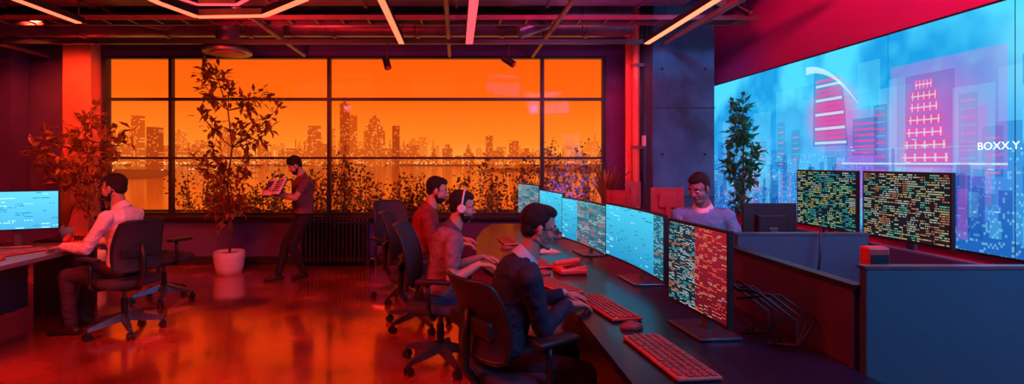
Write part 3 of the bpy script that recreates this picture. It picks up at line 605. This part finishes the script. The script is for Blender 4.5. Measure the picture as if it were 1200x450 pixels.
# ---------------------------------------------------------------- people
def sgnpow(a,p): return math.copysign(abs(a)**p,a)
def ik(a,bb,l1,l2,pole):
    d=bb-a; L_=min(d.length,.99*(l1+l2)); dn=d.normalized(); x=(l1*l1-l2*l2+L_*L_)/(2*L_); h=math.sqrt(max(0,l1*l1-x*x))
    p=pole-dn*pole.dot(dn); p.normalize(); return a+dn*x+p*h,a+dn*L_
def person(name,loc,yaw,pz,lean,curl,hands,feet,head=(0,0),sc_=1.0,top=(.5,.1,.1),pants=(.03,.03,.05),skin=(.6,.35,.25),hair=(.015,.012,.012),shoes=(.03,.02,.02),
           vox=.006,short=False,suit=False,collar=None,hs='short',phones=False,glasses=False,twist=0,beard=False,poles=None,kneepole=(1,0,.6),bulk=1.0):
    yw=math.radians(yaw); root=empty(name,(loc[0],loc[1],0),yw); Wm=Matrix.Translation((loc[0],loc[1],0))@Matrix.Rotation(yw,4,'Z'); Wi=Wm.inverted(); Ri=Wi.to_3x3()
    lean=math.radians(lean); curl=math.radians(curl); tw=math.radians(twist); k=sc_
    T={n:mat(name+'_'+n,c,r,nscale=ns,var=v,bump=bp,bscale=bs,spec=.35) for n,c,r,ns,v,bp,bs in (('top',top,.75,9,.2,.3,40),('pants',pants,.8,8,.15,.3,40),('skin',skin,.45,10,.06,0,60),('hair',hair,.5,60,.4,.7,160),('shoes',shoes,.35,8,.1,0,60),('lips',tuple(c*.65 for c in skin),.4,10,.05,0,60),('collar',collar or top,.6,8,.05,.1,60))}
    ML=list(T.values()); 
    b=MB(); prims=[]
    def fr(t):
        n=10; p=V((0,0,pz)); 
        for i in range(n):
            tt=t*(i+.5)/n; a=lean+curl*max(0,tt)/(.5*k); p=p+V((math.sin(a),0,math.cos(a)))*(t/n)
        a=lean+curl*max(0,t)/(.5*k); R_=Matrix.Rotation(tw*max(0,t)/(.5*k),3,'Z')@Matrix.Rotation(a,3,'Y'); return p,R_
    fat=(1.0+(.08 if suit else 0.03))*bulk
    rings=[]
    for t,hw,hd,ox in ((-.105,.06,.05,0),(-.1,.11,.08,0),(-.06,.15,.105,0),(0,.168,.118,-.005),(.025,.165,.116,0),(.035,.172,.124,0),(.06,.168,.12,0),(.10,.16,.115,.005),(.17,.15,.108,.008),(.26,.156,.112,.004),(.35,.168,.12,0),(.42,.175,.118,-.005),(.465,.165,.1,-.01),(.495,.125,.082,-.012),(.515,.08,.062,-.012),(.525,.055,.05,-.01)):
        p,R_=fr(t*k)
        hw*=fat*k if t>0 else k; hd*=fat*k if t>0 else k
        rings.append(([p+R_@V((ox*k+hd*sgnpow(math.cos(q),.85),hw*sgnpow(math.sin(q),.8),0)) for q in [2*math.pi*j/64 for j in range(64)]],t))
    tor=[];dr=[]
    for (r0,t0),(r1,t1) in zip(rings,rings[1:]):
        for s_ in range(6): 
            rr=[a.lerp(c,s_/6) for a,c in zip(r0,r1)]; tt=t0+(t1-t0)*s_/6; dr.append(rr)
            for p in rr: tor.append((p,ML.index(T['pants'] if tt<.03 else T['top'])))
    dr.append(rings[-1][0]); b.loft(dr,T['top'])
    def cap(p0,r0,p1,r1,m,flat=None,n=16,step=.015):
        p0=V(p0);p1=V(p1); ax=(p1-p0); L_=ax.length; 
        if L_<1e-6: ax=V((0,0,1)); L_=1e-6
        ax=ax.normalized(); u=ax.orthogonal().normalized(); w_=ax.cross(u); rs=[]
        prof=[(-r0*math.cos(a),r0*math.sin(a)) for a in (.15,.5,.9,1.25)]
        q=max(2,int(L_/step)); prof+=[(L_*i/q,r0+(r1-r0)*i/q) for i in range(q+1)]
        prof+=[(L_+r1*math.sin(a),r1*math.cos(a)) for a in (.32,.67,1.07,1.42)]
        for t,r in prof:
            ring=[]
            for j in range(n):
                a=2*math.pi*j/n; o=(u*math.cos(a)+w_*math.sin(a))*r
                if flat: fa,ff=flat; o=o-fa*o.dot(fa)*(1-ff)
                ring.append(p0+ax*t+o)
            rs.append(ring)
        b.loft(rs,m); prims.append(('c',p0,r0,p1,r1,ML.index(m)))
    def ell(c,r,m,R_,n=18):
        rs=[]
        for i in range(1,n):
            a=math.pi*i/n; rs.append([c+R_@V((r[0]*math.sin(a)*math.cos(q),r[1]*math.sin(a)*math.sin(q),-r[2]*math.cos(a))) for q in [2*math.pi*j/24 for j in range(24)]])
        b.loft(rs,m); prims.append(('e',c,r,R_,None,ML.index(m)))
    pn,Rn=fr(.53*k); hy,hp=math.radians(head[0]),math.radians(head[1])
    Rh=Matrix.Rotation(tw,3,'Z')@Matrix.Rotation(hy,3,'Z')@Matrix.Rotation(hp,3,'Y')
    nd_=(Rn@V((0.12,0,1))).normalized(); nd_=(nd_+V((0,0,.6))).normalized()
    hb=pn+nd_*.07*k; hc=hb+Rh@V((.02,0,.095))*k; q=.92*k
    cap(pn-nd_*.03,.058*k,hb+Rh@V((0,0,.03)),.053*k,T['skin'])
    H=lambda x,y,z:hc+Rh@V((x,y,z))*q
    def he(c,r,m): ell(H(*c),[a*q for a in r],m,Rh)
    he((-.01,0,.035),(.097,.077,.092),T['skin']); he((.026,0,-.04),(.066,.061,.078),T['skin'])
    cap(H(.066,-.014,-.098),.020*q,H(.066,.014,-.098),.020*q,T['skin'])
    cap(H(-.02,-.05,-.055),.018*q,H(.05,-.028,-.095),.017*q,T['skin']); cap(H(-.02,.05,-.055),.018*q,H(.05,.028,-.095),.017*q,T['skin'])
    cap(H(.092,0,.012),.008*q,H(.111,0,-.027),.0105*q,T['skin']); cap(H(.098,-.011,-.031),.007*q,H(.098,.011,-.031),.007*q,T['skin'])
    for s in (-1,1):
        cap(H(.084,s*.014,.024),.010*q,H(.07,s*.05,.022),.009*q,T['skin']); he((.054,s*.036,-.03),(.034,.026,.032),T['skin'])
        he((-.002,s*.08,-.008),(.018,.012,.034),T['skin'])
        cap(H(.093,s*.016,.032),.0045*q,H(.08,s*.048,.034),.004*q,T['hair'])
    cap(H(.091,-.015,-.06),.0065*q,H(.091,.015,-.06),.0065*q,T['lips']); cap(H(.090,-.011,-.069),.0065*q,H(.090,.011,-.069),.0065*q,T['lips'])
    if hs=='short':
        he((-.03,0,.052),(.097,.087,.092),T['hair']); he((.012,0,.096),(.076,.068,.043),T['hair']); he((-.062,0,-.005),(.05,.07,.06),T['hair'])
    elif hs=='cap':
        he((-.02,0,.06),(.103,.09,.092),T['hair']); he((.0,0,.12),(.085,.08,.045),T['hair']); he((.03,0,.09),(.07,.075,.03),T['hair']); he((-.055,0,0),(.05,.073,.06),T['hair'])
    elif hs=='full':
        he((-.028,0,.055),(.098,.087,.094),T['hair']); he((.012,.005,.102),(.08,.07,.044),T['hair']); he((-.06,0,-.01),(.05,.074,.06),T['hair'])
    if hs!='cap':
        for s in (-1,1): cap(H(.014,s*.072,.03),.012*q,H(.014,s*.073,.0),.009*q,T['hair'])
    if beard:
        he((.034,0,-.076),(.062,.06,.05),T['hair']); cap(H(-.005,-.065,-.03),.016*q,H(.02,-.055,-.075),.016*q,T['hair']); cap(H(-.005,.065,-.03),.016*q,H(.02,.055,-.075),.016*q,T['hair']); cap(H(.096,-.014,-.05),.005*q,H(.096,.014,-.05),.005*q,T['hair'])
    for i,s in enumerate((-1,1)):
        ps,Rs=fr(.445*k); S=ps+Rs@V((0,s*.178*k*fat,0)); NB=ps+Rs@V((0,s*.05*k,.02*k))
        rr_=(1.14 if suit else 1.05)*bulk
        cap(NB,.055*k,S,.060*k*rr_,T['top'])
        tgt,fd,pn_,hc_=hands[i]; tgt=Wi@V(tgt); fd=(Ri@V(fd)).normalized(); pnn=(Ri@V(pn_)); pnn=(pnn-fd*pnn.dot(fd)).normalized()
        pole=V(poles[i]) if poles else V((-.5,s*.5,-1))
        E,Wr=ik(S,tgt,.285*k,.255*k,pole)
        if short:
            mid=S.lerp(E,.6); cap(S,.058*k*rr_,mid,.055*k,T['top']); cap(mid,.042*k,E,.038*k,T['skin']); cap(E,.039*k,E.lerp(Wr,.35),.04*k,T['skin']); cap(E.lerp(Wr,.35),.04*k,Wr,.026*k,T['skin'])
        else:
            cap(S,.057*k*rr_,E,.047*k*rr_,T['top']); cap(E,.047*k*rr_,Wr.lerp(E,.1),.036*k*rr_,T['top'])
            if suit or collar: cap(Wr.lerp(E,.1),.032*k,Wr.lerp(E,.03),.032*k,T['collar'])
            cap(Wr.lerp(E,.2),.026*k,Wr,.024*k,T['skin'])
        sd=fd.cross(pnn)*(-s)*1.0
        kk=k*1.0
        offs=(.029,.0095,-.0105,-.029); Ls=(.072,.08,.074,.058); spr=(.16,.04,-.08,-.2)
        for j in range(4):
            kn=Wr+fd*(.088 if j in (1,2) else .083)*kk+sd*offs[j]*kk
            cap(Wr+fd*.012*kk+sd*offs[j]*.55*kk,.0155*kk,kn,.0115*kk,T['skin'],step=.006,n=12)
            d=(fd+sd*spr[j]).normalized(); p=kn
            for seg,(fl,ca) in enumerate(((.45,.5),(.3,.8),(.25,.6))):
                a=hc_*ca*(1+.1*j)
                nn=(pnn-d*pnn.dot(d)).normalized(); d=(d*math.cos(a)+nn*math.sin(a)).normalized()
                p2=p+d*Ls[j]*fl*kk; cap(p,(.0088-.0006*seg)*kk,p2,(.0085-.0008*seg)*kk,T['skin'],step=.006,n=10); p=p2
        p=Wr+fd*.022*kk+sd*.02*kk; d=(fd*.65+sd*.75+pnn*.15).normalized(); p2=p+d*.046*kk; cap(p,.014*kk,p2,.011*kk,T['skin'],step=.006,n=12)
        d=(fd*.9+sd*.35+pnn*.3*hc_).normalized(); p3=p2+d*.032*kk; cap(p2,.010*kk,p3,.0095*kk,T['skin'],step=.006,n=12); d=(fd*.95+sd*.1+pnn*.5*hc_).normalized(); cap(p3,.0092*kk,p3+d*.024*kk,.008*kk,T['skin'],step=.006,n=12)
    for i,s in enumerate((-1,1)):
        Hj=V((0,s*.09*k,pz-.02)); f,fd=feet[i]; A_=Wi@V((f[0],f[1],(f[2] if len(f)>2 else 0)+.085*k)); fd=(Ri@V((fd[0],fd[1],0))).normalized()
        K,A2=ik(Hj,A_,.43*k,.41*k,V(kneepole)+V((0,s*.15,0)))
        cap(Hj,.094*k,K,.067*k,T['pants']); cap(K,.067*k,K.lerp(A2,.35),.062*k,T['pants']); cap(K.lerp(A2,.35),.062*k,A2+V((0,0,.01)),.05*k,T['pants'])
        up=V((0,0,1)); zb=A2.z-.085*k
        cap(A2,.036*k,A2-fd*.02*k+V((0,0,-.04*k)),.036*k,T['shoes'])
        hz=zb+.034*k
        cap(V((A2.x,A2.y,hz))-fd*.045*k,.034*k,V((A2.x,A2.y,hz))+fd*.10*k,.040*k,T['shoes'],flat=(up,.85)); cap(V((A2.x,A2.y,hz-.002))+fd*.10*k,.04*k,V((A2.x,A2.y,hz-.008))+fd*.165*k,.03*k,T['shoes'],flat=(up,.8))
        cap(A2+V((0,0,-.015)),.036*k,V((A2.x,A2.y,hz+.005))+fd*.09*k,.03*k,T['shoes'])
    src=b.obj('tmp'); md=src.modifiers.new('r','REMESH'); md.mode='VOXEL'; md.voxel_size=vox; md2=src.modifiers.new('s','SMOOTH'); md2.factor=.5; md2.iterations=5
    dg=bpy.context.evaluated_depsgraph_get(); dg.update(); me=bpy.data.meshes.new_from_object(src.evaluated_get(dg)); bpy.data.objects.remove(src)
    nf=len(me.polygons); C=np.empty(nf*3); me.polygons.foreach_get('center',C); C=C.reshape(-1,3)
    best=np.full(nf,1e9); idx=np.zeros(nf,int)
    kd=kdtree.KDTree(len(tor))
    for i,(p,_) in enumerate(tor): kd.insert(p,i)
    kd.balance(); zmin=pz-.2; zmax=hc.z
    for i in range(nf):
        c=C[i]
        if zmin<c[2]<zmax:
            _,j,dd=kd.find(c); dd=max(0,dd-.003); best[i]=dd; idx[i]=tor[j][1]
    for pr in prims:
        if pr[0]=='c':
            p0=np.array(pr[1]);p1=np.array(pr[3]); ax=p1-p0; l2=max(1e-12,ax@ax); t=np.clip(((C-p0)@ax)/l2,0,1); d=np.linalg.norm(C-p0-t[:,None]*ax,axis=1)-(pr[2]+(pr[4]-pr[2])*t)
        else:
            Rm=np.array(pr[3]); loc_=(C-np.array(pr[1]))@Rm; r=np.array(pr[2]); k0=np.linalg.norm(loc_/r,axis=1); k1=np.linalg.norm(loc_/(r*r),axis=1); d=k0*(k0-1)/np.maximum(k1,1e-9)
        u=d<best; best[u]=d[u]; idx[u]=pr[5]
    nv=len(me.vertices); P=np.empty(nv*3); me.vertices.foreach_get('co',P); P=P.reshape(-1,3); Nn=np.empty(nv*3); me.vertices.foreach_get('normal',Nn); Nn=Nn.reshape(-1,3)
    lv=np.empty(len(me.loops),int); me.loops.foreach_get('vertex_index',lv); ls=np.empty(nf,int); me.polygons.foreach_get('loop_start',ls); lt=np.empty(nf,int); me.polygons.foreach_get('loop_total',lt)
    cl=np.isin(idx,[ML.index(T['top']),ML.index(T['pants'])]).astype(float); wv=np.ones(nv)
    lf=np.repeat(np.arange(nf),lt); np.minimum.at(wv,lv,cl[lf])
    rg=np.random.RandomState(len(name)); f=np.zeros(nv)
    for i in range(5):
        a=rg.normal(size=3); a/=np.linalg.norm(a); a[2]=a[2]*1.5; c_=rg.normal(size=3); 
        f+=(1-np.abs(np.sin(P@a*rg.uniform(14,30)+2.2*np.sin(P@c_*9+i))))**2
    f=f/5-.35; P=P+Nn*(f*wv*(.016 if not suit else .013))[:,None]
    me.vertices.foreach_set('co',P.ravel())
    me.materials.clear()
    for m in ML: me.materials.append(m)
    me.polygons.foreach_set('material_index',idx.astype(np.int32)); me.polygons.foreach_set('use_smooth',[True]*nf); me.update()
    o=bpy.data.objects.new('body',me); sc.collection.objects.link(o); o.parent=root
    b=MB(); We=mat('eye_white',(.75,.7,.68),.3,var=.02); Ie=mat('eye_iris',(.02,.012,.01),.2)
    for s in (-1,1): b.ell(H(.079,s*.031,.002),(.0125*q,.0145*q,.008*q),We,Rh,12,8); b.ell(H(.0885,s*.031,.002),(.0045*q,.006*q,.006*q),Ie,Rh,10,8)
    b.obj('eyes',par=root)
    b=MB(); rs=[]
    for t,hw in ((.50,.088),(.515,.082),(.535,.07),(.552,.064),(.553,.06),(.53,.062)):
        p,R_=fr(t*k); rs.append([p+R_@V((hw*k*math.cos(a)-.006,hw*k*math.sin(a)*.98,-.022*math.cos(a))) for a in [2*math.pi*j/36 for j in range(36)]])
    b.loft(rs,T['collar'],caps=False)
    if suit:
        rs=[]
        for t,hw in ((.475,.125),(.49,.112),(.51,.095),(.532,.08),(.536,.077),(.52,.08)):
            p,R_=fr(t*k); rs.append([p+R_@V((hw*k*.8*math.cos(a)-.01,hw*k*math.sin(a),-.05*max(0,math.cos(a))-.006)) for a in [2*math.pi*j/36 for j in range(36)]])
        b.loft(rs,T['top'],caps=False)
    b.obj('collar',par=root)
    if glasses:
        b=MB()
        for s in (-1,1):
            b.tube([H(.108,s*.033+.025*math.cos(a),.0+.019*math.sin(a)) for a in [2*math.pi*j/20 for j in range(20)]],.0022,M_black,6,closed=True)
            b.tube([H(.106,s*.058,.008),H(.06,s*.08,.008),H(-.0,s*.088,.006),H(-.02,s*.088,-.012)],.0024,M_black,6)
        b.tube([H(.108,-.008,.006),H(.112,0,.009),H(.108,.008,.006)],.002,M_black,6); b.obj('eyeglasses',par=root)
    if phones:
        b=MB(); b.tube([H(-.005,.1*math.cos(a),.01+.142*math.sin(a)) for a in [math.pi*j/18 for j in range(19)]],.0075,M_white,8)
        for s in (-1,1):
            b.cyl(H(-.003,s*.078,-.008),H(-.003,s*.095,-.008),.036*q,M_black,n=24); b.cyl(H(-.003,s*.095,-.008),H(-.003,s*.112,-.008),.037*q,M_white,r1=.028*q,n=24)
        b.tube([H(.01,-.1,-.02),H(.06,-.095,-.06),H(.1,-.06,-.075)],.003,M_black,6); b.ell(H(.1,-.058,-.075),.007,M_black); b.obj('headset',par=root)
    return root
D=(0,0,-1)
person('man_in_dark_suit',(.22,2.62),4,.54,10,14,
  [((.58,2.66,.765),(.9,.25,-.1),D,.45),((.60,2.86,.765),(.9,-.2,-.1),D,.45)],
  [((.64,2.5),(1,0)),((.64,2.78),(1,.1))],head=(-8,10),top=(.02,.028,.06),pants=(.02,.02,.035),skin=(.5,.3,.24),suit=True,collar=(.5,.55,.65),glasses=True,vox=.0034,sc_=.94,hs='full')
person('man_with_headset',(-.15,3.8),6,.52,8,14,
  [((.16,3.66,.77),(.95,.15,-.1),D,.5),((.2,3.98,.765),(.95,-.15,-.1),D,.5)],
  [((.3,3.7),(1,0)),((.25,3.95),(1,.1))],head=(-8,10),top=(.26,.15,.19),pants=(.04,.06,.12),skin=(.55,.32,.24),phones=True,vox=.0038,short=True,collar=(.08,.05,.07),beard=True,sc_=.97)
person('man_in_red_shirt',(-.36,4.7),2,.57,6,14,
  [((.03,4.58,.775),(.95,.1,-.1),D,.5),((.05,4.9,.77),(.95,-.1,-.1),D,.5)],
  [((.1,4.6),(1,0)),((.08,4.85),(1,.1))],head=(-6,12),top=(.25,.02,.025),pants=(.04,.03,.05),skin=(.55,.32,.24),vox=.0045,beard=True)
person('man_in_white_shirt',(-2.95,4.6),176,.56,2,12,
  [((-3.40,4.72,.765),(-.95,-.1,-.15),D,.5),((-3.40,4.42,.77),(-.95,.1,-.15),D,.5)],
  [((-3.45,4.72),(-1,0)),((-3.35,4.45),(-1,-.1))],head=(6,8),top=(.75,.72,.78),pants=(.05,.03,.05),skin=(.42,.25,.18),vox=.0045,beard=True,collar=(.8,.75,.8),sc_=1.03)
person('standing_man_reading',(-1.98,6.62),208,.82,-2,10,
  [((-2.06,6.36,1.09),(-.85,-.3,.25),(-.1,.3,.9),.8),((-2.2,6.28,1.10),(-.6,-.5,.3),(0,.3,.9),.8)],
  [((-2.26,6.5),(-.9,-.45)),((-1.98,6.62),(-.7,-.8))],head=(-8,28),sc_=.94,top=(.16,.06,.07),pants=(.02,.015,.02),skin=(.55,.3,.2),short=True,hs='cap',vox=.0045,beard=True,bulk=1.15,poles=[(-.6,-.9,-.5),(-.3,.9,-.6)])
person('man_in_striped_shirt',(2.1,4.35),240,.62,6,12,
  [((1.93,4.02,.775),(-.2,-.9,-.1),D,.5),((2.15,3.98,.775),(0,-.9,-.1),D,.5)],
  [((2.0,4.0),(-.3,-1)),((2.2,4.0),(0,-1))],head=(-25,22),top=(.12,.42,.65),pants=(.03,.03,.05),skin=(.32,.22,.22),vox=.0045,collar=(.8,.85,.9))
chair(.30,2.60,32,hb=.95); chair(-.12,3.8,-10,hb=1.03); chair(-.36,4.7,-6,hb=1.03,sz=.48); chair(-.62,5.65,-55,hb=1.05); chair(-2.95,4.55,150,hb=1.0); chair(-3.2,5.6,60,hb=.95); chair(2.13,4.4,245,hb=1.0,sz=.52)
# open book
b=MB(); 
for s in (-1,1):
    rs=[]
    for i in range(9):
        t=i/8; x=s*.16*t; z=.022*math.sin(t*2.6); rs.append([V((x,-.12,z)),V((x,.12,z)),V((x,.12,z-.008)),V((x,-.12,z-.008))])
    b.loft(rs,M_paper,smooth=False)
b.box((-.085,.02,.0245),(.1,.13,.003),M_knee)
for j in range(6): b.box((.085,.08-j*.03,.0245),(.11,.012,.003),M_knee)
b.box((0,0,-.012),(.32,.245,.006),M_black); o=b.obj('open_book',(-2.22,6.24,1.19)); o.rotation_euler=(math.radians(52),math.radians(-6),math.radians(-30))

# ---------------------------------------------------------------- lights
def area(name,loc,tgt,sx,sy,en,col):
    l=bpy.data.lights.new(name,'AREA'); l.shape='RECTANGLE'; l.size=sx; l.size_y=sy; l.energy=en; l.color=col
    o=bpy.data.objects.new(name,l); o.location=loc; o.rotation_euler=(V(tgt)-V(loc)).to_track_quat('-Z','Y').to_euler(); sc.collection.objects.link(o); return o
p=area('window_portal',((WX0+WX1)/2,YB+.12,(WZ0+WZ1)/2),((WX0+WX1)/2,0,(WZ0+WZ1)/2),WX1-WX0,WZ1-WZ0,1,(1,1,1)); p.data.cycles.is_portal=True
area('red_fill',(-3.2,2.0,3.5),(-3.6,4.8,.2),2.2,1.0,230,(1,.045,.02))  # added red fills overhead, out of view, not room fixtures
area('red_fill',(-.6,1.6,3.5),(-.4,4.0,.3),1.2,.8,55,(1,.03,.03))
area('magenta_fill',(1.2,2.2,3.5),(3.7,5.0,3.0),1.2,.6,150,(1,.02,.16))  # added magenta fill for the right wall, out of view
area('blue_desk_fill',(2.6,.4,3.2),(1.6,2.6,.7),1.2,.8,55,(.05,.38,1))  # added blue fill over the desks, no fixture in view
area('blue_side_fill',(3.3,.6,1.8),(.5,2.8,1.0),.6,1.0,14,(.08,.4,1))  # added fill standing in for blue spill from the video wall
def pt(name,loc,en,col,r=.05):
    l=bpy.data.lights.new(name,'POINT'); l.energy=en; l.color=col; l.shadow_soft_size=r; o=bpy.data.objects.new(name,l); o.location=loc; sc.collection.objects.link(o)
for x in (-4.2,-2.8,-1.4,0,1.0): pt('violet_hedge_fill',(x,7.85,.35),24,(1,.35,.06))
pt('violet_hedge_fill',(1.75,7.85,.6),60,(.35,.25,1))  # added violet light for the blue-purple tint in the right pane
def spt(name,loc,tgt,en,col,ang=60):
    l=bpy.data.lights.new(name,'SPOT'); l.energy=en; l.color=col; l.spot_size=math.radians(ang); l.spot_blend=.8; l.shadow_soft_size=.06
    o=bpy.data.objects.new(name,l); o.location=loc; o.rotation_euler=(V(tgt)-V(loc)).to_track_quat('-Z','Y').to_euler(); sc.collection.objects.link(o)
spt('pier_spot',(-4.9,5.9,3.2),(-5.46,7.3,1.8),380,(1,.09,.03),80)
spt('plant_spot',(-3.9,4.9,3.1),(-4.6,6.8,1.4),260,(1,.10,.03),60)  # added red fill to brighten the ficus
spt('column_fill_spot',(2.2,4.6,3.3),(2.95,6.6,2.2),130,(.03,.3,.7),60)  # added blue fill for the column face
spt('pipe_spot',(1.4,6.5,3.0),(2.45,7.0,2.2),80,(1,.03,.06),70)
spt('ceiling_wash',(-2.2,4.8,2.6),(-1.5,6.6,3.6),75,(1,.03,.06),110)
spt('ceiling_wash',(1.6,4.6,2.6),(1.5,6.4,3.5),40,(.7,.03,.35),110)

cam=bpy.data.cameras.new('cam'); cam.lens=18; cam.sensor_width=36; cam.shift_x=65/1200; cam.shift_y=-35/1200; cam.clip_end=5000; cam.clip_start=.05
co=bpy.data.objects.new('camera',cam); co.location=(0,0,1.5); co.rotation_euler=(math.pi/2,0,0); sc.collection.objects.link(co); sc.camera=co
